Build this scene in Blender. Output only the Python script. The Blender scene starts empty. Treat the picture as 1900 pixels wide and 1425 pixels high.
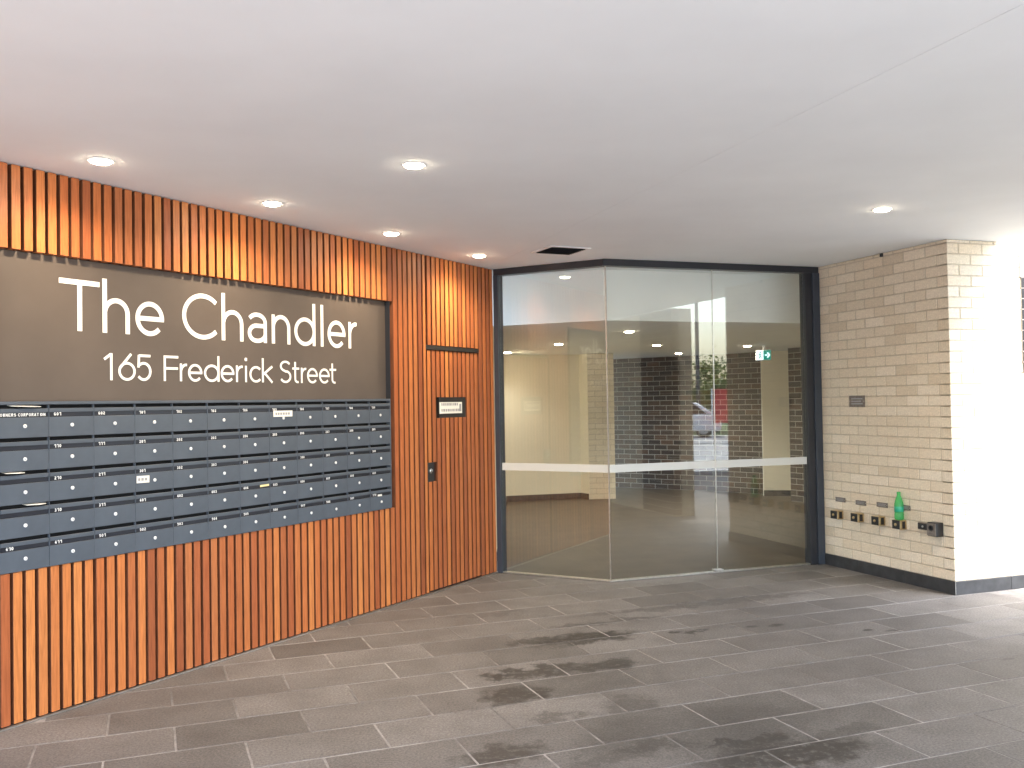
import bpy, bmesh, math, random
from mathutils import Vector, Matrix
random.seed(7)
R = math.radians
scene = bpy.context.scene
col = scene.collection

# ------------------------------------------------------------------ camera
CAM_H, PITCH, ROLL, FPX = 1.56, 0.0197571626, -0.0160228175, 1750.6
cam_d = bpy.data.cameras.new('camera'); cam = bpy.data.objects.new('camera', cam_d); col.objects.link(cam)
cam_d.sensor_width = 36.0; cam_d.lens = 36.0 * FPX / 1900.0
cam_d.clip_start = 0.05; cam_d.clip_end = 2000
cp, sp, cr, sr = math.cos(PITCH), math.sin(PITCH), math.cos(ROLL), math.sin(ROLL)
_r = Vector((1, 0, 0)); _f = Vector((0, cp, sp)); _u = Vector((0, -sp, cp))
_R = _r * cr + _u * sr; _U = -_r * sr + _u * cr
cam.matrix_world = Matrix(((_R.x, _U.x, -_f.x, 0), (_R.y, _U.y, -_f.y, 0), (_R.z, _U.z, -_f.z, CAM_H), (0, 0, 0, 1)))
scene.camera = cam

# ------------------------------------------------------------------ sky, sun, exposure
SUN_HEAD, SUN_EL = 150, 60
world = bpy.data.worlds.new('World'); scene.world = world; world.use_nodes = True
wn = world.node_tree
sky = wn.nodes.new('ShaderNodeTexSky'); sky.sky_type = 'NISHITA'; sky.sun_disc = False
sky.sun_elevation = R(SUN_EL); sky.sun_rotation = R(SUN_HEAD)
sky.air_density = 1.0; sky.dust_density = 3.0; sky.ozone_density = 1.0
wn.links.new(sky.outputs[0], wn.nodes['Background'].inputs[0])
wn.nodes['Background'].inputs[1].default_value = 0.15
sun_d = bpy.data.lights.new('sun', 'SUN'); sun_d.energy = 1.5; sun_d.angle = R(60); sun_d.color = (1, .975, .94)
sun = bpy.data.objects.new('sun', sun_d); col.objects.link(sun)
_sd = Vector((math.sin(R(SUN_HEAD)) * math.cos(R(SUN_EL)), math.cos(R(SUN_HEAD)) * math.cos(R(SUN_EL)), math.sin(R(SUN_EL))))
sun.rotation_euler = _sd.to_track_quat('Z', 'Y').to_euler()
sun.location = _sd * 30
scene.view_settings.view_transform = 'Standard'; scene.view_settings.look = 'None'
scene.view_settings.gamma = 1; scene.view_settings.use_curve_mapping = False
scene.view_settings.exposure = 3.16
scene.render.engine = 'CYCLES'
scene.cycles.max_bounces = 10; scene.cycles.diffuse_bounces = 6; scene.cycles.glossy_bounces = 5
scene.cycles.transparent_max_bounces = 16; scene.cycles.sample_clamp_indirect = 6.0
scene.cycles.use_denoising = True; scene.cycles.use_adaptive_sampling = True; scene.cycles.adaptive_threshold = .012

# ------------------------------------------------------------------ plan of the place (metres, camera over the origin)
H = 2.795
def head(a): return Vector((math.sin(R(a)), math.cos(R(a)), 0))
P1 = Vector((-.1475, 8.7307, 0)); P2 = Vector((.8284, 8.1832, 0)); P3 = Vector((2.9015, 8.9163, 0)); P4 = Vector((3.4436, 7.4122, 0))
HEAD_T = 29.983                                   # timber wall runs along this heading
HEAD_A = math.degrees(math.atan2(P4.x - P3.x, P4.y - P3.y))       # cream brick, side face
HEAD_B = HEAD_A - 90                                              # cream brick, street face
HEAD_G1 = math.degrees(math.atan2(P2.x - P1.x, P2.y - P1.y))
HEAD_G2 = math.degrees(math.atan2(P3.x - P2.x, P3.y - P2.y))
class Frame:
    """x runs along the heading, y goes into the wall, z up"""
    def __init__(s, o, hd): s.o = o; s.rz = R(90 - hd); s.dx = head(hd); s.dy = head(hd - 90)
    def pt(s, x, y=0, z=0): return s.o + s.dx * x + s.dy * y + Vector((0, 0, z))
FT = Frame(P1, HEAD_T); FA = Frame(P3, HEAD_A); FB = Frame(P4, HEAD_B); FG1 = Frame(P1, HEAD_G1); FG2 = Frame(P2, HEAD_G2)

# ------------------------------------------------------------------ materials
MATS = {}
def nodes_of(name):
    m = bpy.data.materials.new(name); m.use_nodes = True; nt = m.node_tree
    return m, nt, nt.nodes['Principled BSDF'], nt.nodes['Material Output']
def N(nt, t, **kw):
    n = nt.nodes.new(t)
    for k, v in kw.items(): setattr(n, k, v)
    return n
def ramp(nt, src, stops):
    r = N(nt, 'ShaderNodeValToRGB')
    while len(r.color_ramp.elements) < len(stops): r.color_ramp.elements.new(.5)
    for e, (p, c) in zip(r.color_ramp.elements, stops):
        e.position = p; e.color = (*c, 1) if len(c) == 3 else c
    nt.links.new(src, r.inputs[0]); return r
def rand_value(nt):
    oi = N(nt, 'ShaderNodeObjectInfo'); ge = N(nt, 'ShaderNodeNewGeometry')
    a = N(nt, 'ShaderNodeMath', operation='ADD'); f = N(nt, 'ShaderNodeMath', operation='FRACT')
    nt.links.new(oi.outputs['Random'], a.inputs[0]); nt.links.new(ge.outputs['Random Per Island'], a.inputs[1]); nt.links.new(a.outputs[0], f.inputs[0])
    return f.outputs[0]
def noise(nt, scale, detail=4, rough=.55, vec=None, coord='Object'):
    n = N(nt, 'ShaderNodeTexNoise'); n.inputs['Scale'].default_value = scale; n.inputs['Detail'].default_value = detail; n.inputs['Roughness'].default_value = rough
    if vec is None: vec = N(nt, 'ShaderNodeTexCoord').outputs[coord]
    nt.links.new(vec, n.inputs['Vector']); return n
def mix(nt, fac, a, b, mode='MIX'):
    m = N(nt, 'ShaderNodeMix', data_type='RGBA', blend_type=mode)
    for s, v in ((m.inputs[0], fac), (m.inputs[6], a), (m.inputs[7], b)):
        if isinstance(v, (int, float)): s.default_value = v
        elif isinstance(v, tuple): s.default_value = (*v, 1) if len(v) == 3 else v
        else: nt.links.new(v, s)
    return m.outputs[2]
def bump(nt, bs, src, strength, dist=.002):
    b = N(nt, 'ShaderNodeBump'); b.inputs['Strength'].default_value = strength; b.inputs['Distance'].default_value = dist
    nt.links.new(src, b.inputs['Height']); nt.links.new(b.outputs[0], bs.inputs['Normal'])
def plain(name, c, rough=.5, metal=0, var=.12, scale=8, bumps=0, spec=None):
    m, nt, bs, out = nodes_of(name)
    n = noise(nt, scale)
    lo = tuple(x * (1 - var) for x in c); hi = tuple(min(1, x * (1 + var)) for x in c)
    r = ramp(nt, n.outputs[0], [(.3, lo), (.7, hi)])
    nt.links.new(r.outputs[0], bs.inputs['Base Color'])
    bs.inputs['Roughness'].default_value = rough; bs.inputs['Metallic'].default_value = metal
    if spec is not None: bs.inputs['Specular IOR Level'].default_value = spec
    if bumps: bump(nt, bs, noise(nt, scale * 12).outputs[0], bumps, .001)
    MATS[name] = m; return m
def pieces(name, stops, rough=.8, grain=30, gvar=.25, bumps=.3, spec=.3):
    """one colour per brick or tile, plus grain"""
    m, nt, bs, out = nodes_of(name)
    base = ramp(nt, rand_value(nt), stops)
    n = noise(nt, grain, 5, .65); n2 = noise(nt, 2.2, 3, coord='Object')
    g = ramp(nt, n.outputs[0], [(.25, (1 - gvar,) * 3), (.75, (1 + gvar * .4,) * 3)])
    c = mix(nt, 1.0, base.outputs[0], g.outputs[0], 'MULTIPLY')
    nt.links.new(c, bs.inputs['Base Color']); bs.inputs['Roughness'].default_value = rough; bs.inputs['Specular IOR Level'].default_value = spec
    bump(nt, bs, n.outputs[0], bumps, .002)
    MATS[name] = m; return m

def make_wood():
    m, nt, bs, out = nodes_of('cedar')
    tc = N(nt, 'ShaderNodeTexCoord'); mp = N(nt, 'ShaderNodeMapping'); rv = rand_value(nt)
    mp.inputs['Scale'].default_value = (14, 14, .9)
    cx = N(nt, 'ShaderNodeCombineXYZ'); mu = N(nt, 'ShaderNodeMath', operation='MULTIPLY'); mu.inputs[1].default_value = 57
    nt.links.new(rv, mu.inputs[0]); nt.links.new(mu.outputs[0], cx.inputs[0]); nt.links.new(mu.outputs[0], cx.inputs[2])
    nt.links.new(cx.outputs[0], mp.inputs['Location']); nt.links.new(tc.outputs['Object'], mp.inputs['Vector'])
    n = noise(nt, 6, 6, .6, mp.outputs[0])
    mp2 = N(nt, 'ShaderNodeMapping'); mp2.inputs['Scale'].default_value = (60, 60, 1.4)
    nt.links.new(cx.outputs[0], mp2.inputs['Location']); nt.links.new(tc.outputs['Object'], mp2.inputs['Vector'])
    fine = noise(nt, 7, 3, .5, mp2.outputs[0])
    base = ramp(nt, rv, [(0, (.33, .095, .034)), (.2, (.52, .165, .050)), (.4, (.62, .215, .062)), (.55, (.40, .112, .038)), (.75, (.57, .178, .050)), (.9, (.66, .245, .070)), (1, (.46, .150, .052))])
    g = ramp(nt, n.outputs[0], [(.25, (.66, .60, .55)), (.55, (1, 1, 1)), (.8, (1.12, 1.1, 1.05))])
    c = mix(nt, 1.0, base.outputs[0], g.outputs[0], 'MULTIPLY')
    g2 = ramp(nt, fine.outputs[0], [(.3, (.82, .80, .78)), (.6, (1, 1, 1))])
    c = mix(nt, 1.0, c, g2.outputs[0], 'MULTIPLY')
    nt.links.new(c, bs.inputs['Base Color']); bs.inputs['Roughness'].default_value = .42; bs.inputs['Specular IOR Level'].default_value = .35
    bump(nt, bs, fine.outputs[0], .15, .001)
    MATS['cedar'] = m
make_wood()

def make_paver():
    m, nt, bs, out = nodes_of('bluestone')
    base = ramp(nt, rand_value(nt), [(0, (.104, .098, .092)), (.3, (.140, .133, .126)), (.6, (.122, .115, .109)), (.8, (.164, .156, .149)), (1, (.132, .125, .119))])
    pos = N(nt, 'ShaderNodeNewGeometry').outputs['Position']
    grit = noise(nt, 85, 7, .8, pos); patch = noise(nt, 3.2, 5, .6, pos); big = noise(nt, .7, 3, .5, pos)
    g = ramp(nt, grit.outputs[0], [(.36, (.50, .50, .50)), (.5, (1, 1, 1)), (.64, (1.55, 1.54, 1.50))])
    c = mix(nt, 1.0, base.outputs[0], g.outputs[0], 'MULTIPLY')
    pr = ramp(nt, patch.outputs[0], [(.3, (.80, .79, .78)), (.6, (1.08, 1.08, 1.07))])
    c = mix(nt, 1.0, c, pr.outputs[0], 'MULTIPLY')
    # pores of the stone
    vo = N(nt, 'ShaderNodeTexVoronoi'); vo.inputs['Scale'].default_value = 55; nt.links.new(pos, vo.inputs['Vector'])
    pores = ramp(nt, vo.outputs['Distance'], [(.10, (.55, .55, .55)), (.2, (1, 1, 1))])
    gate = ramp(nt, noise(nt, 2.0, 2, .5, pos).outputs[0], [(.45, (0, 0, 0)), (.6, (.8, .8, .8))])
    c = mix(nt, gate.outputs[0], c, mix(nt, 1.0, c, pores.outputs[0], 'MULTIPLY'))
    # spilled water and oil marks: (x, y, along, across, strength)
    spots = [(.30, 5.30, .55, .30, .35), (.85, 4.50, .75, .28, .40), (.42, 6.24, .46, .14, 1.0), (.10, 6.17, .16, .10, .8), (.0, 5.06, .22, .16, 1.0), (-.10, 5.41, .13, .09, 1.0), (.12, 5.50, .34, .12, .95), (.50, 5.60, .28, .11, .95),
             (-.06, 4.22, .20, .13, .95), (1.20, 4.18, .46, .17, 1.0), (1.05, 4.34, .24, .08, 1.0), (1.79, 6.52, .08, .035, 1.0), (1.62, 6.50, .05, .03, 1.0), (1.50, 6.50, .04, .02, .5), (1.22, 6.40, .10, .04, 1.0),
             (1.06, 6.37, .06, .03, 1.0), (2.36, 6.35, .05, .025, 1.0), (2.51, 6.33, .07, .02, .9), (.19, 4.71, .16, .08, .55), (.60, 4.88, .16, .14, .5), (.62, 6.70, .5, .05, .6), (1.6, 7.30, .9, .10, .55),
             (.62, 4.30, .25, .10, .7), (.95, 4.60, .2, .1, .45), (.4, 4.15, .22, .08, .5), (-.2, 7.0, .3, .1, .35), (2.9, 5.6, .05, .02, .8), (.9, 7.05, .6, .06, .5), (1.55, 4.45, .22, .07, .5)]
    wob = noise(nt, 9, 4, .6, pos)
    sub = N(nt, 'ShaderNodeVectorMath', operation='SUBTRACT'); sub.inputs[1].default_value = (.5, .5, .5); nt.links.new(wob.outputs['Color'], sub.inputs[0])
    sc = N(nt, 'ShaderNodeVectorMath', operation='SCALE'); sc.inputs['Scale'].default_value = .40; nt.links.new(sub.outputs[0], sc.inputs[0])
    ad = N(nt, 'ShaderNodeVectorMath', operation='ADD'); nt.links.new(pos, ad.inputs[0]); nt.links.new(sc.outputs[0], ad.inputs[1])
    total = None
    for (x, y, a, b, k) in spots:
        s_ = N(nt, 'ShaderNodeVectorMath', operation='SUBTRACT'); s_.inputs[1].default_value = (x, y, 0); nt.links.new((ad if a > .09 else N(nt, 'ShaderNodeVectorMath', operation='ADD')).outputs[0], s_.inputs[0])
        if a <= .09:
            q = s_.inputs[0].links[0].from_node; nt.links.new(pos, q.inputs[0])
            sc2 = N(nt, 'ShaderNodeVectorMath', operation='SCALE'); sc2.inputs['Scale'].default_value = .06; nt.links.new(sub.outputs[0], sc2.inputs[0]); nt.links.new(sc2.outputs[0], q.inputs[1])
        rt = N(nt, 'ShaderNodeVectorRotate', rotation_type='Z_AXIS'); rt.inputs['Angle'].default_value = -R(90 - 69); nt.links.new(s_.outputs[0], rt.inputs['Vector'])
        dv = N(nt, 'ShaderNodeVectorMath', operation='DIVIDE'); dv.inputs[1].default_value = (a, b, 1e3); nt.links.new(rt.outputs[0], dv.inputs[0])
        ln = N(nt, 'ShaderNodeVectorMath', operation='LENGTH'); nt.links.new(dv.outputs[0], ln.inputs[0])
        mr = N(nt, 'ShaderNodeMapRange', interpolation_type='SMOOTHSTEP'); mr.inputs['From Min'].default_value = 1.18; mr.inputs['From Max'].default_value = .62; mr.inputs['To Max'].default_value = k
        nt.links.new(ln.outputs['Value'], mr.inputs['Value'])
        if total is None: total = mr.outputs[0]
        else:
            mx = N(nt, 'ShaderNodeMath', operation='MAXIMUM'); nt.links.new(total, mx.inputs[0]); nt.links.new(mr.outputs[0], mx.inputs[1]); total = mx.outputs[0]
    tex = ramp(nt, noise(nt, 24, 5, .7, pos).outputs[0], [(.36, (.30, .30, .30)), (.50, (.97, .97, .97))])
    mm = N(nt, 'ShaderNodeMath', operation='MULTIPLY'); nt.links.new(total, mm.inputs[0]); nt.links.new(tex.outputs[0], mm.inputs[1])
    por = ramp(nt, rand_value(nt), [(0, (.8,) * 3), (.35, (1,) * 3), (.5, (.85,) * 3), (.75, (1,) * 3), (1, (.8,) * 3)])   # some slabs soak up more
    m2 = N(nt, 'ShaderNodeMath', operation='MULTIPLY'); nt.links.new(mm.outputs[0], m2.inputs[0]); nt.links.new(por.outputs[0], m2.inputs[1]); mm = m2
    c = mix(nt, mm.outputs[0], c, (.020, .018, .016))
    nt.links.new(c, bs.inputs['Base Color'])
    rr = N(nt, 'ShaderNodeMapRange'); rr.inputs['To Min'].default_value = .62; rr.inputs['To Max'].default_value = .55; nt.links.new(mm.outputs[0], rr.inputs['Value']); nt.links.new(rr.outputs[0], bs.inputs['Roughness'])
    bs.inputs['Specular IOR Level'].default_value = .4
    bump(nt, bs, grit.outputs[0], .25, .002)
    MATS['bluestone'] = m
make_paver()

pieces('cream_brick', [(0, (.67, .575, .425)), (.2, (.78, .69, .53)), (.45, (.72, .635, .485)), (.7, (.80, .715, .565)), (.85, (.75, .645, .485)), (1, (.83, .75, .60))], .75, 60, .24, .3)
pieces('dark_brick', [(0, (.042, .032, .026)), (.25, (.084, .055, .038)), (.5, (.058, .045, .036)), (.75, (.12, .070, .043)), (1, (.067, .056, .047))], .8, 30, .5, .4)
plain('mortar_cream', (.54, .47, .36), .95, scale=20, bumps=.3)
plain('mortar_grey', (.36, .33, .28), .95, scale=20, bumps=.3)
def make_grout():
    m, nt, bs, out = nodes_of('grout')
    pos = N(nt, 'ShaderNodeNewGeometry').outputs['Position']
    r = ramp(nt, noise(nt, .9, 4, .6, pos).outputs[0], [(.42, (.17, .158, .146)), (.62, (.40, .38, .355))])
    r2 = ramp(nt, noise(nt, 14, 4, .7, pos).outputs[0], [(.3, (.6, .6, .6)), (.6, (1, 1, 1))])
    nt.links.new(mix(nt, 1.0, r.outputs[0], r2.outputs[0], 'MULTIPLY'), bs.inputs['Base Color']); bs.inputs['Roughness'].default_value = .95
    MATS['grout'] = m
make_grout()
plain('soffit_paint', (.83, .87, .88), .85, scale=1.4, var=.03)
plain('lobby_paint', (.82, .755, .60), .8, scale=2, var=.02)
plain('lobby_white', (.89, .91, .89), .8, scale=2, var=.02)
plain('lobby_floor_stone', (.070, .054, .037), .5, scale=3, var=.22)
plain('skirting_stone', (.035, .036, .038), .45, scale=14, var=.3)
plain('skirting_brown', (.075, .055, .045), .5, scale=14, var=.3)
plain('frame_metal', (.035, .044, .060), .38, scale=6, var=.08)
plain('frame_dark', (.018, .020, .026), .45, scale=6, var=.08)
plain('steel', (.62, .61, .58), .35, 1, scale=30)
plain('chrome', (.86, .86, .86), .18, 1, var=.03)
plain('bank_metal', (.070, .086, .108), .5, scale=5, var=.14)
plain('bank_label_strip', (.014, .016, .024), .35, var=.1)
plain('black_void', (.004, .004, .005), .9, var=.1)
plain('black_plastic', (.016, .016, .017), .4, scale=10)
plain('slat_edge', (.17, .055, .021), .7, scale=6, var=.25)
plain('grey_plate', (.20, .175, .15), .5, .3, scale=40, var=.25)
plain('brass', (.50, .38, .20), .42, .8, scale=40, var=.3)
plain('sign_bronze', (.104, .082, .067), .5, .15, scale=2.5, var=.10)
plain('letter_white', (.86, .84, .79), .5, var=.02)
plain('print_grey', (.33, .33, .33), .7, var=.05)
plain('paper', (.82, .80, .72), .8, var=.05)
plain('paper_yellow', (.85, .72, .36), .8, var=.05)
plain('backing', (.045, .016, .008), .8, scale=5, var=.3)
plain('strip_dark', (.022, .019, .017), .6, var=.2)
plain('white_metal', (.78, .78, .77), .4, var=.03)
plain('asphalt', (.052, .052, .054), .9, scale=4, var=.3, bumps=.5)
plain('concrete', (.40, .40, .395), .9, scale=3, var=.15)
plain('footpath_stone', (.15, .145, .14), .9, scale=4, var=.2)
plain('charcoal_brick', (.018, .017, .017), .8, scale=12, var=.3)
plain('bottle_label', (.02, .33, .19), .4, var=.15, scale=30)
plain('bark', (.10, .075, .055), .9, scale=20, var=.4)
plain('car_white', (.80, .80, .80), .2, var=.01)
plain('tyre', (.02, .02, .02), .8)
plain('car_glass', (.02, .025, .03), .06)
plain('board_red', (.62, .035, .04), .5, var=.06)
plain('timber_post', (.30, .24, .17), .8, var=.3)
plain('grass', (.07, .12, .03), .9, scale=9, var=.4)
plain('pole_paint', (.10, .10, .10), .6)

def make_leaf():
    m, nt, bs, out = nodes_of('leaf')
    r = ramp(nt, rand_value(nt), [(0, (.07, .12, .025)), (.5, (.14, .20, .04)), (1, (.24, .26, .07))])
    nt.links.new(r.outputs[0], bs.inputs['Base Color']); bs.inputs['Roughness'].default_value = .6
    tr = N(nt, 'ShaderNodeBsdfTranslucent'); nt.links.new(r.outputs[0], tr.inputs[0])
    ms = N(nt, 'ShaderNodeMixShader'); ms.inputs[0].default_value = .3
    nt.links.new(bs.outputs[0], ms.inputs[1]); nt.links.new(tr.outputs[0], ms.inputs[2]); nt.links.new(ms.outputs[0], out.inputs[0])
    MATS['leaf'] = m
make_leaf()

def make_glass(name, tint, f0=.062):
    m, nt, bs, out = nodes_of(name); nt.nodes.remove(bs)
    t = N(nt, 'ShaderNodeBsdfTransparent'); t.inputs[0].default_value = (*tint, 1)
    g = N(nt, 'ShaderNodeBsdfGlossy'); g.inputs['Roughness'].default_value = 0.0; g.inputs['Color'].default_value = (.95, 1, .97, 1)
    lw = N(nt, 'ShaderNodeLayerWeight'); lw.inputs['Blend'].default_value = .5          # 1 - |cos|
    pw = N(nt, 'ShaderNodeMath', operation='POWER'); pw.inputs[1].default_value = 5; nt.links.new(lw.outputs['Facing'], pw.inputs[0])
    f = N(nt, 'ShaderNodeMath', operation='MULTIPLY_ADD'); f.inputs[1].default_value = 1 - f0; f.inputs[2].default_value = f0; nt.links.new(pw.outputs[0], f.inputs[0])
    ms = N(nt, 'ShaderNodeMixShader')
    nt.links.new(f.outputs[0], ms.inputs[0]); nt.links.new(t.outputs[0], ms.inputs[1]); nt.links.new(g.outputs[0], ms.inputs[2]); nt.links.new(ms.outputs[0], out.inputs[0])
    MATS[name] = m
make_glass('pane_glass', (.970, .982, .970))
def make_film():
    m, nt, bs, out = nodes_of('frosted_film')
    bs.inputs['Base Color'].default_value = (.72, .73, .70, 1); bs.inputs['Roughness'].default_value = .7
    t = N(nt, 'ShaderNodeBsdfTransparent'); ms = N(nt, 'ShaderNodeMixShader'); ms.inputs[0].default_value = .62
    nt.links.new(t.outputs[0], ms.inputs[1]); nt.links.new(bs.outputs[0], ms.inputs[2]); nt.links.new(ms.outputs[0], out.inputs[0])
    MATS['frosted_film'] = m
make_film()
def make_pet():
    m, nt, bs, out = nodes_of('green_plastic')
    bs.inputs['Base Color'].default_value = (.16, .62, .26, 1); bs.inputs['Roughness'].default_value = .12
    tr = N(nt, 'ShaderNodeBsdfTranslucent'); tr.inputs[0].default_value = (.28, .90, .40, 1)
    t = N(nt, 'ShaderNodeBsdfTransparent'); t.inputs[0].default_value = (.50, .93, .60, 1)
    a = N(nt, 'ShaderNodeMixShader'); a.inputs[0].default_value = .4; b = N(nt, 'ShaderNodeMixShader'); b.inputs[0].default_value = .5
    nt.links.new(bs.outputs[0], a.inputs[1]); nt.links.new(tr.outputs[0], a.inputs[2]); nt.links.new(a.outputs[0], b.inputs[1]); nt.links.new(t.outputs[0], b.inputs[2]); nt.links.new(b.outputs[0], out.inputs[0])
    MATS['green_plastic'] = m
make_pet()
def emis(name, c, s):
    m, nt, bs, out = nodes_of(name); nt.nodes.remove(bs)
    e = N(nt, 'ShaderNodeEmission'); e.inputs[0].default_value = (*c, 1); e.inputs[1].default_value = s
    nt.links.new(e.outputs[0], out.inputs[0]); MATS[name] = m
emis('lamp_glow', (1, .84, .62), 12.0)
emis('exit_white', (.80, .95, 1.0), .22)
emis('exit_green', (.0, .22, .16), .16)

# ------------------------------------------------------------------ mesh helpers
class MB:
    def __init__(s): s.v = []; s.f = []
    def box(s, x0, x1, y0, y1, z0, z1):
        b = len(s.v); s.v += [(x, y, z) for z in (z0, z1) for y in (y0, y1) for x in (x0, x1)]
        s.f += [[b + i for i in q] for q in ((0, 2, 3, 1), (4, 5, 7, 6), (0, 1, 5, 4), (2, 6, 7, 3), (0, 4, 6, 2), (1, 3, 7, 5))]; return s
    def prism(s, pts, z0, z1):
        """plan polygon (counter-clockwise) pulled up from z0 to z1"""
        b = len(s.v); n = len(pts); s.v += [(p[0], p[1], z0) for p in pts] + [(p[0], p[1], z1) for p in pts]
        s.f.append([b + i for i in range(n)][::-1]); s.f.append([b + n + i for i in range(n)])
        for i in range(n): j = (i + 1) % n; s.f.append([b + i, b + j, b + n + j, b + n + i])
        return s
    def lathe(s, prof, c=(0, 0, 0), n=24, axis='z', close=False):
        b = len(s.v); k = len(prof)
        for r, z in prof:
            for i in range(n):
                a = 2 * math.pi * i / n; p = (r * math.cos(a), r * math.sin(a), z)
                if axis == 'y': p = (p[0], p[2], p[1])
                if axis == 'x': p = (p[2], p[0], p[1])
                s.v.append((p[0] + c[0], p[1] + c[1], p[2] + c[2]))
        for j in range(k - 1):
            for i in range(n):
                i2 = (i + 1) % n; s.f.append([b + j * n + i, b + j * n + i2, b + (j + 1) * n + i2, b + (j + 1) * n + i])
        s.f.append([b + i for i in range(n)][::-1]); s.f.append([b + (k - 1) * n + i for i in range(n)]); return s
    def stroke(s, pts, w, y0, y1):
        """a constant-width pen stroke in the x-z plane, from y0 (front) to y1"""
        n = len(pts); L = []; Rr = []
        for i in range(n):
            a = pts[max(0, i - 1)]; c = pts[min(n - 1, i + 1)]
            d = Vector((c[0] - a[0], c[1] - a[1])); d.normalize()
            k = 1.0
            if 0 < i < n - 1:
                d1 = Vector((pts[i][0] - a[0], pts[i][1] - a[1])).normalized(); k = 1 / max(.5, d1.dot(d))
            nx, nz = -d.y * w / 2 * k, d.x * w / 2 * k
            L.append((pts[i][0] + nx, pts[i][1] + nz)); Rr.append((pts[i][0] - nx, pts[i][1] - nz))
        b = len(s.v)
        for (lx, lz), (rx, rz) in zip(L, Rr): s.v += [(lx, y0, lz), (rx, y0, rz), (lx, y1, lz), (rx, y1, rz)]
        for i in range(n - 1):
            p = b + 4 * i; q = p + 4
            s.f += [[p, p + 1, q + 1, q], [p + 2, q + 2, q + 3, p + 3], [p, q, q + 2, p + 2], [p + 1, p + 3, q + 3, q + 1]]
        s.f += [[b, b + 2, b + 3, b + 1]]; e = b + 4 * (n - 1); s.f += [[e, e + 1, e + 3, e + 2]]; return s
    def mesh(s, name, bevel=0, smooth=False):
        me = bpy.data.meshes.new(name); me.from_pydata(s.v, [], s.f)
        bm = bmesh.new(); bm.from_mesh(me); bmesh.ops.recalc_face_normals(bm, faces=bm.faces)
        if bevel: bmesh.ops.bevel(bm, geom=list(bm.edges), offset=bevel, segments=1, profile=.5, affect='EDGES')
        bm.to_mesh(me); bm.free()
        if smooth:
            for p in me.polygons: p.use_smooth = True
            me.set_sharp_from_angle(angle=R(38))
        return me
    def build(s, name, mat, parent=None, bevel=0, smooth=False):
        me = s.mesh(name, bevel, smooth); me.materials.append(MATS[mat]); return link(name, me, parent)
def link(name, me, parent=None, loc=(0, 0, 0)):
    o = bpy.data.objects.new(name, me); col.objects.link(o); o.location = loc
    if parent: o.parent = parent
    return o
def tag(o, label=None, cat=None, group=None, kind=None):
    if label: o['label'] = label
    if cat: o['category'] = cat
    if group: o['group'] = group
    if kind: o['kind'] = kind
    return o
def thing(name, label, cat, fr=None, x=0, y=0, z=0, group=None, loc=None, rz=0, kind=None):
    o = bpy.data.objects.new(name, None); col.objects.link(o); o.empty_display_size = .1
    if fr: o.location = fr.pt(x, y, z); o.rotation_euler = (0, 0, fr.rz)
    else: o.location = loc or (0, 0, 0); o.rotation_euler = (0, 0, rz)
    return tag(o, label, cat, group, kind)
def bx(name, mat, parent, x0, x1, y0, y1, z0, z1, bevel=0): return MB().box(x0, x1, y0, y1, z0, z1).build(name, mat, parent, bevel)

# ------------------------------------------------------------------ ground, floors and ceilings
def structure(o): o['kind'] = 'structure'; return o
def fp(px, py, z=0):
    """floor point under a line of sight, for the paving grid's phase"""
    d = _f + _R * ((px - 950) / FPX) - _U * ((py - 712.5) / FPX); t = (z - CAM_H) / d.z
    return Vector((d.x * t, d.y * t, 0))
def to_px(p):
    v = Vector((p[0], p[1], p[2] - CAM_H)); w = v.dot(_f)
    if w < .1: return None
    return 950 + FPX * v.dot(_R) / w, 712.5 - FPX * v.dot(_U) / w

structure(MB().prism([(-400, -400), (400, -400), (400, 400), (-400, 400)], -.6, -.10).build('ground', 'asphalt'))
# paved forecourt: bed plus slabs
EDGE_O = Vector((3.905, 7.67, 0)); EDGE_D = head(160.2)              # outer edge of the soffit and of the paving
def edge(t, off=0): return EDGE_O + EDGE_D * t + head(70.2) * off
paving = MB().prism([tuple(FT.pt(-9.5, .2)[:2]), tuple(edge(9.2, .35)[:2]), tuple(edge(-1.4, .35)[:2]), (3.2, 9.2), (2.9, 8.95), (.83, 8.2), tuple(FT.pt(.1, .2)[:2])], -.09, -.0014).build('paving', 'grout'); structure(paving)
HD = 69.0; TU, TV = head(HD), head(HD - 90)
J = fp(1357.4, 1293); PU, PVv = .608, .3495; JW = .0078
uj, vj = J.dot(TU), J.dot(TV)
g2n = head(HEAD_G2 + 90)
shared = {}
def paver_mesh(var):
    if var not in shared:
        rnd = random.Random(var); m = MB().box(-(PU - JW) / 2, (PU - JW) / 2, -(PVv - JW) / 2, (PVv - JW) / 2, -.03, 0)
        me = m.mesh('paver', .0025); me.materials.append(MATS['bluestone']); shared[var] = me
    return shared[var]
rest = MB(); n_pavers = 0
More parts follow.
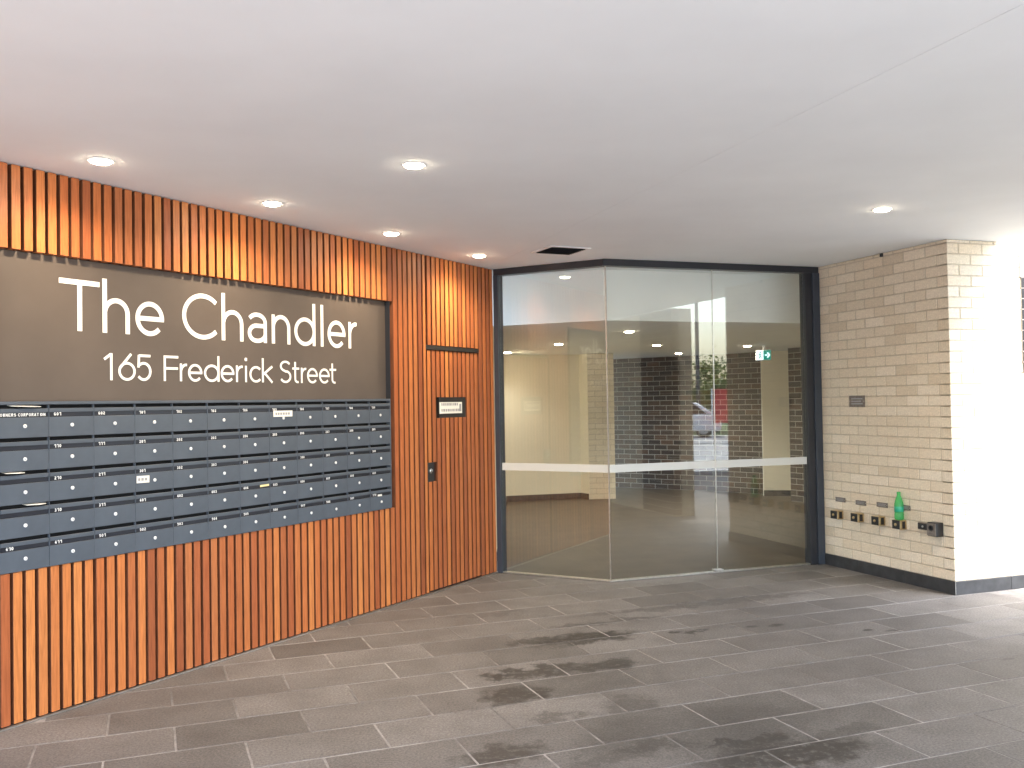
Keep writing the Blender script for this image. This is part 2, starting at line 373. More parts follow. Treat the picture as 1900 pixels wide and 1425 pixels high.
for r in range(-18, 19):
    for c in range(-18, 19):
        u = uj + PU * (c + .5) + (PU / 2 if r % 2 else 0); v = vj + PVv * (r + .5)
        p = TU * u + TV * v
        # keep to the open forecourt
        if (p - P1).dot(FT.dy) > .22: continue
        if (p - P2).dot(FG2.dy) > .25 and (p - P2).dot(FG2.dx) > -.1: continue
        if (p - P1).dot(FG1.dy) > .25 and (p - P1).dot(FT.dx) > .2 and (p - P2).dot(FG1.dx) < .1: continue
        if (p - P3).dot(FA.dy) > .2 and (p - P4).dot(FB.dy) > .2: continue
        if (p - EDGE_O).dot(head(70.2)) > .02 or p.y < -2.2: continue
        q = to_px(p)
        near = q and -60 < q[0] < 1960 and 900 < q[1] < 1480
        dz = random.uniform(-.0007, .0007); tl = random.uniform(-.0012, .0012)
        if near and n_pavers < 298:
            o = link('paver', paver_mesh(0), paving, (p.x, p.y, dz)); o.rotation_euler = (tl, random.uniform(-.0008, .0008), R(90 - HD)); n_pavers += 1
        else:
            a = (PU - JW) / 2; b = (PVv - JW) / 2
            rest.prism([tuple((p + TU * sx * a + TV * sy * b)[:2]) for sx, sy in ((-1, -1), (1, -1), (1, 1), (-1, 1))], -.02, dz)
o = rest.build('pavers', 'bluestone', paving); o['kind'] = 'stuff'
# street beyond the soffit
structure(MB().prism([tuple((edge(9.2, .36))[:2]), tuple(edge(9.2, 2.2)[:2]), tuple(edge(-9, 2.2)[:2]), tuple(edge(-9, .36)[:2])], -.095, -.012).build('footpath', 'footpath_stone'))
structure(MB().prism([tuple(p[:2]) for p in (FT.pt(-9.52, -.5), FT.pt(-9.52, 25), FT.pt(-32, 25), edge(34, 12), edge(9.22, 12), edge(9.22, .36))][::-1], -.095, -.012).build('forecourt', 'concrete'))  # unseen pale concrete behind the camera, added to bounce light onto the soffit
far = Vector((1.75, 8.51, 0)); fd = Vector((.772, -.635, 0)); fs = Vector((.635, .772, 0))
def street(d, off=0): return far + fd * d + fs * off
structure(MB().prism([tuple(street(a, b)[:2]) for a, b in ((25.5, -40), (33.0, -40), (33.0, 40), (25.5, 40))], -.095, .02).build('far_pavement', 'concrete'))
structure(MB().prism([tuple(street(a, b)[:2]) for a, b in ((33.05, -40), (80, -40), (80, 40), (33.05, 40))], -.095, .01).build('verge', 'grass'))

# soffit: two plasterboard sheets with a hairline joint, a white edge
ceil = structure(MB().prism([tuple(FT.pt(-8.3, .3)[:2]), tuple(edge(6.5)[:2]), tuple(edge(-.9)[:2]), (3.4, 9.3), (-.3, 9.3)], H + .013, H + .42).build('ceiling', 'soffit_paint'))
j0 = Vector((.30, 7.05, 0)); jd = (Vector((1.633, 2.95, 0)) - Vector((.583, 6.162, 0))).normalized(); jt = head(math.degrees(math.atan2(jd.x, jd.y)) + 90)
ja = j0 - jd * 2.6; jb = j0 + jd * 9
g = .0022
pl = [tuple(FT.pt(-8.25, .25)[:2]), tuple((jb + jt * g)[:2]), tuple((ja + jt * g)[:2]), (-.3, 9.25)]
pr_ = [tuple((jb - jt * g)[:2]), tuple(edge(6.45, -.004)[:2]), tuple(edge(-.85, -.004)[:2]), (3.4, 9.25), tuple((ja - jt * g)[:2])]
MB().prism(pl, H, H + .012).build('ceiling_sheet', 'soffit_paint', ceil)
MB().prism(pr_, H + .0008, H + .0122).build('ceiling_sheet', 'soffit_paint', ceil)

# lobby floor, lobby ceiling
LOB_Z = 2.32
structure(MB().prism([tuple(FG1.pt(-.05, .02)[:2]), tuple(FG2.pt(0, .02)[:2]), tuple(FG2.pt(2.3, .02)[:2]), (5.2, 13.0), (5.2, 20), (-1, 20), (-1, 10)], -.09, .004).build('lobby_floor', 'lobby_floor_stone'))
structure(MB().prism([(-.9, 9.62), (.87, 8.84), (2.96, 9.55), (5.3, 10.3), (5.3, 20), (-.9, 20)], LOB_Z, LOB_Z + .1).build('lobby_ceiling', 'lobby_white'))
bulk = tag(MB().prism([(-.9, 9.61), (.869, 8.832), (2.963, 9.542), (5.3, 10.3), (5.3, 10.45), (2.96, 9.68), (.87, 8.98), (-.9, 9.75)], LOB_Z - .003, 3.0).build('bulkhead', 'lobby_white'), 'pale ceiling bulkhead across the lobby just behind the glass', 'bulkhead')
structure(MB().prism([(-.9, 8.9), (.8, 8.28), (3.1, 9.05), (5.3, 9.6), (5.3, 11), (-.9, 11)], 3.0, 3.1).build('lobby_void_ceiling', 'lobby_white'))

# ------------------------------------------------------------------ timber slat wall with service door
tw = thing('slat_wall', 'orange cedar wall of upright timber slats over dark backing, around the mailboxes', 'wall', FT)
PITCH_S, SW, SD = .0664, .0470, .045
bx('backing_board', 'backing', tw, -9.0, .02, SD + .004, SD + .10, 0, H)
SL0 = -4.736
SIGN_L, SIGN_R, BANK_B, SIGN_B, SIGN_T = -4.739, -1.603, .7595, 1.606, 2.366
DOOR_L, DOOR_R, DOOR_T = -1.128, -.262, 2.010
slat_cache = {}
def slat(parent, x, z0, z1, dx=0, dy=0, depth=SD):
    key = (round(z1 - z0, 3), round(depth, 3))
    if key not in slat_cache:
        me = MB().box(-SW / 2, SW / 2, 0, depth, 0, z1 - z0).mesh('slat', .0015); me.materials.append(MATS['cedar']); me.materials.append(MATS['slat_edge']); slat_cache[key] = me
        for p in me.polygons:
            if p.normal.y > -.5 and abs(p.normal.z) < .9: p.material_index = 1          # sides and back take the darker brown
    return link('slat', slat_cache[key], parent, (x + random.uniform(-.0012, .0012) - dx, dy + random.uniform(-.0008, .0008), z0))
door = thing('service_door', 'flush service door clad in the same timber slats, beside the glass entrance', 'door', FT, (DOOR_L + DOOR_R) / 2, 0, 0)
DC = (DOOR_L + DOOR_R) / 2
bx('door_leaf', 'backing', door, DOOR_L - DC + .012, DOOR_R - DC - .006, .036, .0485, .012, DOOR_T - .004)
bx('head_strip', 'strip_dark', tw, DOOR_L + .002, DOOR_R + .004, .002, SD + .004, DOOR_T + .003, DOOR_T + .036)
LOCK = (-1.106, -1.006, .915, 1.075); PLQ = (-.915, -.505, 1.440, 1.615)
k = 0
x = SL0 + SW / 2 - PITCH_S * 60
while x < -.005 - SW / 2:
    l, r = x - SW / 2, x + SW / 2
    if r > SIGN_L and l < SIGN_R + .004:
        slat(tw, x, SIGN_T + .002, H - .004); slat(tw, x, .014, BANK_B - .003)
    elif l > DOOR_L + .004 and r < DOOR_R + .01:
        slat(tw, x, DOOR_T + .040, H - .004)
        yy = .010
        if r > LOCK[0] and l < LOCK[1]:
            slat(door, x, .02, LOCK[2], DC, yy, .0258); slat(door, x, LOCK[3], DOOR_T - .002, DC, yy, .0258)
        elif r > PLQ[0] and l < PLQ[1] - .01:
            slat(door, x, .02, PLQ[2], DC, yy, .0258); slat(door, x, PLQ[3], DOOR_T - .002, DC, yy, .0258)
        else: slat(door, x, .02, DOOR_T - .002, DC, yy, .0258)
    elif l < DOOR_L + .004 and r > DOOR_L:            # narrower slat along the door's hinge gap
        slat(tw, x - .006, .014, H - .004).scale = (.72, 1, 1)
    else:
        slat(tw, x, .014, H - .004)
    x += PITCH_S
bx('floor_trim', 'steel', tw, -9.0, .0, -.012, .004, .0015, .010)
# door lock plate
lk = thing('door_lock', 'black square lock plate with steel cylinder on the slatted door edge', 'lock', FT, sum(LOCK[:2]) / 2, 0, sum(LOCK[2:]) / 2)
hw, hh = (LOCK[1] - LOCK[0]) / 2, (LOCK[3] - LOCK[2]) / 2
bx('lock_plate', 'black_plastic', lk, -hw, hw, .012, .0355, -hh, hh, .002)
MB().lathe([(.021, .012), (.021, .004), (.017, .001), (.006, .0005)], (0, 0, .01), 20, 'y').build('cylinder', 'chrome', lk, smooth=True)
bx('keyway', 'black_void', lk, -.0025, .0025, -.001, .0004, .0, .02)
# recessed notice on the door
pq = thing('door_notice', 'small pale printed notice in a black recessed frame on the slatted door', 'notice', FT, sum(PLQ[:2]) / 2, 0, sum(PLQ[2:]) / 2)
hw, hh = (PLQ[1] - PLQ[0]) / 2, (PLQ[3] - PLQ[2]) / 2
bx('frame', 'strip_dark', pq, -hw, hw, .014, .0355, -hh, hh)
pp = bx('printed_panel', 'paper', pq, -hw + .004, hw - .062, .0105, .0138, -hh + .036, hh - .042)
rr = random.Random(3)
m = MB()
for row in range(2):
    xx = -hw + .03
    while xx < hw - .12:
        w_ = rr.uniform(.012, .03); m.box(xx, xx + w_, .0098, .0104, .028 - row * .050 - .012, .028 - row * .050 + .010); xx += w_ + .010
m.box(hw - .105, hw - .075, .0098, .0104, -.035, .03)
m.build('print', 'print_grey', pp)

# ------------------------------------------------------------------ lettering
def arc(cx, cz, rx, rz, a0, a1, n=22):
    return [(cx + rx * math.cos(R(a0 + (a1 - a0) * i / n)), cz + rz * math.sin(R(a0 + (a1 - a0) * i / n))) for i in range(n + 1)]
def glyph(ch, x0, x1, w, cap, xh, asc):
    """pen strokes of one geometric sans-serif letter between x0 and x1, base line at 0"""
    a, b = x0 + w / 2, x1 - w / 2; c = (a + b) / 2; rx = (b - a) / 2; t = cap - w / 2; x = xh - w / 2; lo = w / 2 - .01 * cap; e = w / 2
    if ch == 'T': return [[(c, 0), (c, cap - w * .98)], [(x0, t), (x1, t)]]
    if ch in 'hn':
        top = asc if ch == 'h' else xh - .004 * cap
        rz = min(rx * 1.0, xh * .62)
        return [[(a, 0), (a, top)], arc(c, x - rz, rx, rz, 172, 0) + [(b, 0)]]
    if ch == 'e':
        cz = (x + lo) / 2; rz = (x - lo) / 2
        return [[(a + w * .3, cz), (b + w * .48, cz)], arc(c, cz, rx, rz, -2, 318, 40)]
    if ch in 'Cc':
        hi = t + .012 * cap if ch == 'C' else x; cz = (hi + lo) / 2; rz = (hi - lo) / 2; rx = (x1 - a) / 1.78
        return [arc(a + rx, cz, rx, rz, 44, 316, 36)]
    if ch == 'a':
        cz = .30 * xh; return [arc(c - .05 * rx, x - rx * .72, rx * 1.05, rx * .72, 150, 0, 18) + [(b, 0)], [(b, xh * .56), (c + .1 * rx, xh * .56)] + arc(c - .12 * rx, xh * .28 + lo * .5, rx * .88, xh * .28 - lo * .5, 90, 270, 14) + arc(c, xh * .28 + lo * .5, rx, xh * .28 - lo * .5, 270, 355, 8)]
    if ch == 'd':
        cz = (x + lo) / 2; rz = (x - lo) / 2; return [[(b, 0), (b, asc)], arc(c, cz, rx, rz, 0, 360, 40)]
    if ch == 'l': return [[(c, 0), (c, asc)]]
    if ch == 'i': return [[(c, 0), (c, xh)], [(c - w * .55, asc - w * .8), (c + w * .55, asc - w * .8)]] if False else [[(c, 0), (c, xh)], arc(c, asc - w * .9, w * .28, w * .28, 0, 360, 10)]
    if ch == 'r': return [[(a, 0), (a, xh)], arc(a + rx * 1.75, x - xh * .42, rx * 1.75, xh * .42, 170, 82, 10)]
    if ch == 't':
        s = x0 + (x1 - x0) * .40; return [[(s, xh * 1.36), (s, xh * .25)] + arc(s + (x1 - s) * .62, xh * .24, (x1 - s) * .62, xh * .24 - lo, 180, 285, 10), [(x0, xh - w / 2), (x1 - .02 * xh, xh - w / 2)]]
    if ch == 'k': return [[(a, 0), (a, asc)], [(a + w * .3, xh * .50), (b + w * .1, xh)], [(a + w * 1.2, xh * .58), (x1 - w * .4, 0)]]
    if ch == 'F': return [[(a, 0), (a, cap)], [(a + w * .4, t), (x1, t)], [(a + w * .4, cap * .50), (x1 - w * .2, cap * .50)]]
    if ch == 'S':
        m_ = cap * .52; return [arc(c, t - cap * .205, rx * .94, cap * .205, 30, 250, 18) + [(c + rx * .1, m_ - cap * .015)] + arc(c, lo + cap * .245, rx, cap * .245, 72, -150, 20)]
    if ch == '1': return [[(b, 0), (b, cap)], [(b - w * .2, cap * .965), (a - w * .2, cap * .77)]]
    if ch == '6':
        rz = cap * .305; return [arc(c, lo + rz, rx, rz, 0, 360, 36), [(a + rx * .12, lo + rz * 1.45), (c + rx * .55, cap)]]
    if ch == '5':
        rz = cap * .315; return [[(b - w * .1, t), (a + rx * .22, t)], [(a + rx * .2, cap - w * .2), (a + rx * .12, cap * .50)], arc(c - rx * .08, lo + rz, rx * 1.02, rz, 128, -142, 17)]
    if ch in '0O': return [arc(c, cap / 2, rx, cap / 2 - w / 2, 0, 360, 16)]
    if ch == '2': return [arc(c, cap * .72, rx, cap * .28 - w / 2, 160, -30, 8) + [(a, w / 2)], [(a, w / 2), (x1, w / 2)]]
    if ch == '3': return [arc(c, cap * .74, rx * .85, cap * .26 - w / 2, 150, -90, 8), arc(c, cap * .27, rx, cap * .27 - w / 2, 90, -150, 8)]
    if ch == '4': return [[(c + rx * .4, 0), (c + rx * .4, cap)], [(c + rx * .4, cap), (a, cap * .3)], [(a, cap * .28), (x1, cap * .28)]]
    if ch == '7': return [[(x0, t), (b, t)], [(b, t), (c - rx * .2, 0)]]
    if ch == '8': return [arc(c, cap * .74, rx * .85, cap * .26 - w / 2, 0, 360, 12), arc(c, cap * .27, rx, cap * .27 - w / 2, 0, 360, 12)]
    if ch == '9': return [arc(c, cap * .68, rx, cap * .32 - w / 2, 0, 360, 12), [(b, cap * .6), (c, 0)]]
    if ch == 'G': return [arc(c, cap / 2, rx, cap / 2 - w / 2, 50, 360, 14), [(c, cap / 2), (b, cap / 2)]]
    if ch == 'W': return [[(a, cap), (a + rx * .5, 0)], [(a + rx * .5, 0), (c, cap)], [(c, cap), (c + rx * .5, 0)], [(c + rx * .5, 0), (b, cap)]]
    if ch == 'N': return [[(a, 0), (a, cap)], [(a, cap), (b, 0)], [(b, 0), (b, cap)]]
    if ch == 'E': return [[(a, 0), (a, cap)], [(a, t), (x1, t)], [(a, cap / 2), (b, cap / 2)], [(a, w / 2), (x1, w / 2)]]
    if ch == 'R': return [[(a, 0), (a, cap)], [(a, t), (c, t)] + arc(c, cap * .74, rx, cap * .26 - w / 2, 90, -90, 8) + [(a, cap * .48)], [(c, cap * .48), (b, 0)]]
    if ch == 'P': return [[(a, 0), (a, cap)], [(a, t), (c, t)] + arc(c, cap * .74, rx, cap * .26 - w / 2, 90, -90, 8) + [(a, cap * .48)]]
    if ch == 'A': return [[(a, 0), (c, cap)], [(c, cap), (b, 0)], [(a + rx * .3, cap * .3), (b - rx * .3, cap * .3)]]
    if ch == 'I': return [[(c, 0), (c, cap)]]
    return []
def word_mesh(txt, x0, h, w, adv, y0, y1):
    m = MB(); x = x0; q = 0
    for ch in txt:
        if ch != ' ':
            for stk in glyph(ch, x, x + adv * .78, w, h, h * .7, h * 1.05): m.stroke([(p[0], p[1]) for p in stk], w, y0 - .00002 * q, y1); q += 1
        x += adv * (.5 if ch in ' I' else 1)
    return m

# ------------------------------------------------------------------ name sign
SC = (SIGN_L + SIGN_R) / 2
sg = thing('name_sign', 'wide brown sign board with white raised lettering above the mailboxes', 'sign', FT, SC, 0, SIGN_B)
bx('board', 'sign_bronze', sg, SIGN_L - SC + .002, SIGN_R - SC - .002, .040, .0485, .0015, SIGN_T - SIGN_B - .002)
bx('edge_trim', 'frame_dark', sg, SIGN_R - SC - .0015, SIGN_R - SC + .004, -.002, .0485, .0015, SIGN_T - SIGN_B)
def letters(lst, base, cap, xh, asc, w):
    for ch, a, b in lst:
        m = MB()
        for i, stk in enumerate(glyph(ch, a - SC, b - SC, w, cap, xh, asc)):
            m.stroke([(p[0], p[1] + base - SIGN_B) for p in stk], w, .0375 - .0003 * i, .0398)
        m.build('letter', 'letter_white', sg)
letters([('T', -4.388, -4.146), ('h', -4.127, -3.952), ('e', -3.913, -3.716), ('C', -3.581, -3.311), ('h', -3.273, -3.092), ('a', -3.052, -2.883), ('n', -2.836, -2.662), ('d', -2.621, -2.409), ('l', -2.356, -2.322), ('e', -2.279, -2.085), ('r', -2.048, -1.942)],
        1.981, .275, .196, .298, .0275)
letters([('1', -4.123, -4.067), ('6', -4.029, -3.915), ('5', -3.908, -3.805), ('F', -3.72, -3.615), ('r', -3.602, -3.543), ('e', -3.541, -3.433), ('d', -3.418, -3.296), ('e', -3.284, -3.173), ('r', -3.157, -3.094), ('i', -3.085, -3.059), ('c', -3.041, -2.945), ('k', -2.93, -2.831), ('S', -2.766, -2.657), ('t', -2.644, -2.577), ('r', -2.56, -2.501), ('e', -2.498, -2.39), ('e', -2.374, -2.264), ('t', -2.262, -2.191)],
        1.7195, .150, .106, .160, .0145)

# ------------------------------------------------------------------ mailbox bank
bk = thing('mailbox_bank', 'bank of slate grey metal mailboxes in five rows, set into the slat wall', 'mailboxes', FT, SC, 0, BANK_B)
BW = (SIGN_R - SIGN_L) / 12; RH = .1655; RT = 1.587 - BANK_B
bx('casing', 'black_void', bk, SIGN_L - SC + .002, SIGN_R - SC - .002, .034, .0485, .002, RT + .001)
bx('top_rail', 'bank_metal', bk, SIGN_L - SC, SIGN_R - SC, -.004, .0485, RT + .0015, SIGN_B - BANK_B - .0005, .0015)
bx('side_rail', 'bank_metal', bk, SIGN_R - SC - .012, SIGN_R - SC, -.004, .0485, .0005, RT + .001, .0015)
bx('bottom_rail', 'bank_metal', bk, SIGN_L - SC, SIGN_R - SC - .0125, -.003, .0485, 0, .006)
nums = [['OWNERS CORPORATION', 'G01', 'G02'] + ['10%d' % i for i in range(1, 10)],
        ['', '110', '111'] + ['20%d' % i for i in range(1, 10)],
        ['', '210', '211'] + ['30%d' % i for i in range(1, 10)],
        ['', '310', '311'] + ['40%d' % i for i in range(1, 10)],
        ['410', '411'] + ['50%d' % i for i in range(1, 10)] + ['510']]
def shared_mesh(mb, name, mat, bevel=0, smooth=False):
    me = mb.mesh(name, bevel, smooth); me.materials.append(MATS[mat]); return me
me_door = shared_mesh(MB().box(-BW / 2 + .0007, BW / 2 - .0007, -.002, .0118, -RH + .0015, -.062), 'mailbox', 'bank_metal', .0012)
me_flap = shared_mesh(MB().box(-BW / 2 + .004, BW / 2 - .004, -.004, .0118, -.038, -.018), 'flap', 'bank_metal', .0015)
me_strip = shared_mesh(MB().box(-BW / 2 + .004, BW / 2 - .004, .001, .0118, -.060, -.038), 'label_strip', 'bank_label_strip')
me_lock = shared_mesh(MB().lathe([(.0095, .0), (.0095, -.004), (.0075, -.0058), (.003, -.006)], (0, -.0021, -.106), 16, 'y'), 'lock', 'white_metal', 0, True)
me_key = shared_mesh(MB().box(-.001, .001, -.0086, -.0080, -.110, -.102), 'keyhole', 'black_void')
me_div = shared_mesh(MB().box(-BW / 2 - .0018, -BW / 2 + .0018, -.0035, .0118, -.062, .0), 'divider', 'bank_metal')
for ri in range(5):
    for ci in range(12):
        cx_ = SIGN_L - SC + BW * (ci + .5); zt = RT - RH * ri
        mbx = link('mailbox', me_door, bk, (cx_ + random.uniform(-.0006, .0006), random.uniform(-.0008, .0008), zt))
        fl = link('flap', me_flap, mbx); fl.rotation_euler = (0, random.uniform(-.004, .004), 0)
        link('label_strip', me_strip, mbx); link('lock', me_lock, mbx); link('keyhole', me_key, mbx)
        if ci: link('divider', me_div, mbx)
        t = nums[ri][ci]
        if len(t) > 5:
            word_mesh(t, -BW / 2 + .004, .0155, .0030, .0143, .0002, .0010).build('number', 'letter_white', mbx).location = (0, 0, -.0565)
        elif t:
            word_mesh(t, -BW / 2 + .030,   .0165, .0038, .0145, .0002, .0010).build('number', 'letter_white', mbx).location = (0, 0, -.0555)
def note(name, label, cat, s, z, w, h, mat, tilt=0, y=-.0045, text=0):
    t = thing(name, label, cat, FT, s, y, z); t.rotation_euler = (0, 0, FT.rz)
    p = bx('sheet', mat, t, -w / 2, w / 2, 0, .0016, -h / 2, h / 2); p.rotation_euler = (0, tilt, 0)
    if text:
        m = MB(); rr = random.Random(5); xx = -w / 2 + w * .1
        while xx < w * .38: dw = rr.uniform(.008, .02); m.box(xx, xx + dw, -.0006, -.0001, -h * .2, h * .2); xx += dw + .006
        m.build('print', 'print_grey', p)
note('mailbox_sticker', 'cream sticker with faint print on a mailbox in the top row', 'sticker', -2.785, 1.511, .178, .040, 'paper', .0, -.0048, 1)
note('mailbox_sticker', 'square white sticker beside a lock in the middle mailbox row', 'sticker', -3.905, 1.160, .085, .040, 'paper', .02, -.0048, 1)
note('mailbox_sticker', 'tiny white sticker on the mailbox at the lower right end of the bank', 'sticker', -1.755, .870, .050, .014, 'paper', 0, -.0048)
note('paper_slip', 'yellowish paper slip wedged in the label strip of a fourth row mailbox', 'paper', -2.960, 1.046, .080, .013, 'paper_yellow', -.03, -.004)
def mail(name, label, s, zt, w):
    t = thing(name, label, 'letter', FT, s, 0, zt)
    MB().prism([(-w / 2, .03), (-w / 2, -.008), (w * .1, -.016), (w / 2, -.004), (w / 2, .03)], -.0075, -.0045).build('sheet', 'paper', t).rotation_euler = (.12, .03, 0)
mail('protruding_mail', 'white envelope poking out of the leftmost slot in the third mailbox row', -4.66, 1.587 - RH * 2, .10)
mail('protruding_mail', 'white envelope poking out of the leftmost slot in the fourth mailbox row', -4.55, 1.587 - RH * 3, .11)
mail('protruding_mail', 'crumpled paper stuffed in the leftmost slot of the top mailbox row', -4.60, 1.587, .16)

# ------------------------------------------------------------------ glazed entrance
ge = thing('glass_entrance', 'angled frameless glass entrance with dark metal frame between slat wall and cream brick', 'entrance', FG2)
L1 = (P2 - P1).length; L2 = (P3 - P2).length; HB = 2.735
def on(fr):                                  # a child empty would be a part, so frame pieces are turned themselves
    def f(name, mat, x0, x1, y0, y1, z0, z1, bevel=0, parent=ge):
        o = MB().box(x0, x1, y0, y1, z0, z1).build(name, mat, None, bevel); o.location = fr.pt(0); o.rotation_euler = (0, 0, fr.rz)
        mw = Matrix.Translation(fr.pt(0)) @ Matrix.Rotation(fr.rz, 4, 'Z'); o.parent = parent
        o.matrix_local = (Matrix.Translation(ge.location) @ Matrix.Rotation(ge.rotation_euler[2], 4, 'Z')).inverted() @ mw
        return o
    return f
g1f, g2f = on(FG1), on(FG2)
g1f('jamb', 'frame_metal', .004, .052, -.035, .06, 0, HB, .002)
g1f('head', 'frame_dark', .004, L1 - .012, -.03, .06, HB + .0005, H - .001)
g2f('head', 'frame_dark', -.035, L2 - .002, -.03, .06, HB + .0008, H - .0015)
g2f('jamb', 'frame_dark', L2 - .155, L2 - .080, -.03, .06, 0, HB, .002)
g2f('jamb', 'frame_metal', L2 - .0795, L2 - .003, -.045, .06, 0, HB, .002)
g1f('sill_channel', 'steel', .053, L1 - .01, -.02, .03, .002, .0125, .001)
g2f('sill_channel', 'steel', -.02, L2 - .156, -.02, .03, .0022, .0127, .001)
p_a = g1f('pane', 'pane_glass', .053, L1 - .010, 0, .010, .014, HB)
p_b = g2f('pane', 'pane_glass', .004, 1.058, 0, .010, .014, HB)
p_c = g2f('pane', 'pane_glass', 1.064, L2 - .156, 0, .010, .014, HB)
g1f('corner_joint', 'steel', L1 - .009, L1 + .0005, -.001, .011, .014, HB)
g2f('pane_joint', 'steel', 1.0585, 1.0635, -.001, .011, .014, HB)
SB, ST = .940, 1.008
g1f('safety_strip', 'frosted_film', .054, L1 - .011, -.0016, -.0006, SB, ST)
g2f('safety_strip', 'frosted_film', .005, 1.0575, -.0016, -.0006, SB, ST)
g2f('safety_strip', 'frosted_film', 1.0645, L2 - .157, -.0016, -.0006, SB, ST)
g2f('floor_fitting', 'steel', 1.02, 1.11, -.026, .036, .0130, .030, .003)

# ------------------------------------------------------------------ brick walls
def brick_wall(root, specs, mat, limit, name='brick'):
    """specs: (frame-local x0,x1, z0, z1, place(x,z)->matrix, material); biggest/nearest first become objects"""
    pass
brick_cache = {}
def brick_mesh(L, mat, Hh=.076, D=.11):
    key = (round(L, 3), mat, round(Hh, 3))
    if key not in brick_cache:
        me = MB().box(0, L, 0, D, 0, Hh).mesh('brick', .003); me.materials.append(MATS[mat]); brick_cache[key] = me
    return brick_cache[key]
CZ0 = .100; CP = .086; BP = .240
def add_bricks(root, lst, limit, root_frame):
    """lst of (priority, world origin, rz, length, height, material); the first go in as single bricks, the rest as one mesh per material"""
    lst.sort(key=lambda b: b[0]); inv = Matrix.Translation(root.location) @ Matrix.Rotation(root.rotation_euler[2], 4, 'Z'); inv = inv.inverted()
    more = {}
    for i, (pr, o_, rz, L, hh, mt) in enumerate(lst):
        jy = random.uniform(-.0012, .0012)
        M = inv @ Matrix.Translation(o_) @ Matrix.Rotation(rz, 4, 'Z') @ Matrix.Translation((0, jy, 0))
        if i < limit:
            ob = link('brick', brick_mesh(L, mt, hh), root); ob.matrix_local = M
        else:
            mb = more.setdefault(mt, MB()); b = len(mb.v); t = MB().box(0, L, 0, .11, 0, hh)
            mb.v += [tuple(M @ Vector(v)) for v in t.v]; mb.f += [[b + i_ for i_ in f] for f in t.f]
    for mt, mb in more.items():
        o = mb.build('bricks', mt, root); o['kind'] = 'stuff'
# cream pier at the right
cw = thing('cream_brick_wall', 'cream brick corner wall with dark stone skirting, right of the glass entrance', 'wall', FA)
LA = (P4 - P3).length; LB = 6.0
lst = []
def course_list(fr, start, end, along_sign, corner_at, z, odd): pass
nrow = int((H - CZ0) / CP) + 1
for i in range(48):
    z = CZ0 + .006 + i * CP; hh = .076
    for face in 'AB':
        off = 0 if (i % 2 == (0 if face == 'A' else 1)) else .120
        d = off
        maxd = LA if face == 'A' else LB
        while d < maxd - .012:
            L = min(.230, maxd - d); top = z + hh
            if face == 'A' or d < .46: lim = H - .002
            else: lim = 4.2
            if z < lim - .012:
                h2 = min(hh, lim - z)
                if face == 'A': o_ = FA.pt(LA - d - L, 0, z); rz = FA.rz
                else: o_ = FB.pt(d, 0, z); rz = FB.rz
                mt = 'cream_brick'
                lst.append((d if face == 'A' else (d + (0 if d < .75 and z < H else 5)), o_, rz, L, h2, mt))
            d += BP
add_bricks(cw, lst, 296, FA)
core = MB().box(.004, LA - .0045, .0045, .105, 0, H - .003).build('mortar', 'mortar_cream', cw)
cb = MB().prism([tuple(p[:2]) for p in (FB.pt(.0045, .0045), FB.pt(.46, .0045), FB.pt(.46, .105), FB.pt(.0045, .105))], 0, H - .003)
cb.prism([tuple(p[:2]) for p in (FB.pt(.461, .0045), FB.pt(LB, .0045), FB.pt(LB, .105), FB.pt(.461, .105))], 0, 4.2)
o = cb.build('mortar', 'mortar_cream', None); o.parent = cw; o.matrix_local = (Matrix.Translation(cw.location) @ Matrix.Rotation(cw.rotation_euler[2], 4, 'Z')).inverted()
# skirting stones
def put(o, fr, root, x=0):
    o.parent = root; o.matrix_local = (Matrix.Translation(root.location) @ Matrix.Rotation(root.rotation_euler[2], 4, 'Z')).inverted() @ Matrix.Translation(fr.pt(x)) @ Matrix.Rotation(fr.rz, 4, 'Z'); return o
for a, b in ((.002, .49), (.493, 1.06), (1.063, LA + .0115)): put(MB().box(a, b, -.012, .0035, .0005, .103).build('skirting', 'skirting_stone', None, .0012), FA, cw)
for a, b in ((.0, .56), (.563, 1.16), (1.163, 1.76), (1.763, 2.36), (2.363, 2.96), (2.963, 3.56), (3.563, 4.16), (4.163, 4.76), (4.763, 5.36), (5.363, 6.0)): put(MB().box(a, b, -.012, .0035, .0005, .103).build('skirting', 'skirting_stone', None, .0012), FB, cw)
bx('corner_trim', 'steel', cw, LA + .0117, LA + .0137, -.0125, -.0085, .0006, .1035)

dp = thing('dark_brick_panel', 'dark brick panel under a grey lintel in the sunlit cream wall', 'panel', FB, .752, 0, 1.74)
for i in range(9):
    for j in range(2): bx('brick', 'charcoal_brick', dp, .003 + j * .24 - (.12 if i % 2 and j else 0), .233 + j * .24 - (.12 if i % 2 else 0), -.012, -.002, .004 + i * .086, .080 + i * .086)
bx('mortar', 'mortar_grey', dp, 0, .48, -.008, -.0015, 0, .775)
bx('lintel', 'concrete', dp, -.01, .49, -.014, -.0015, .776, .95)
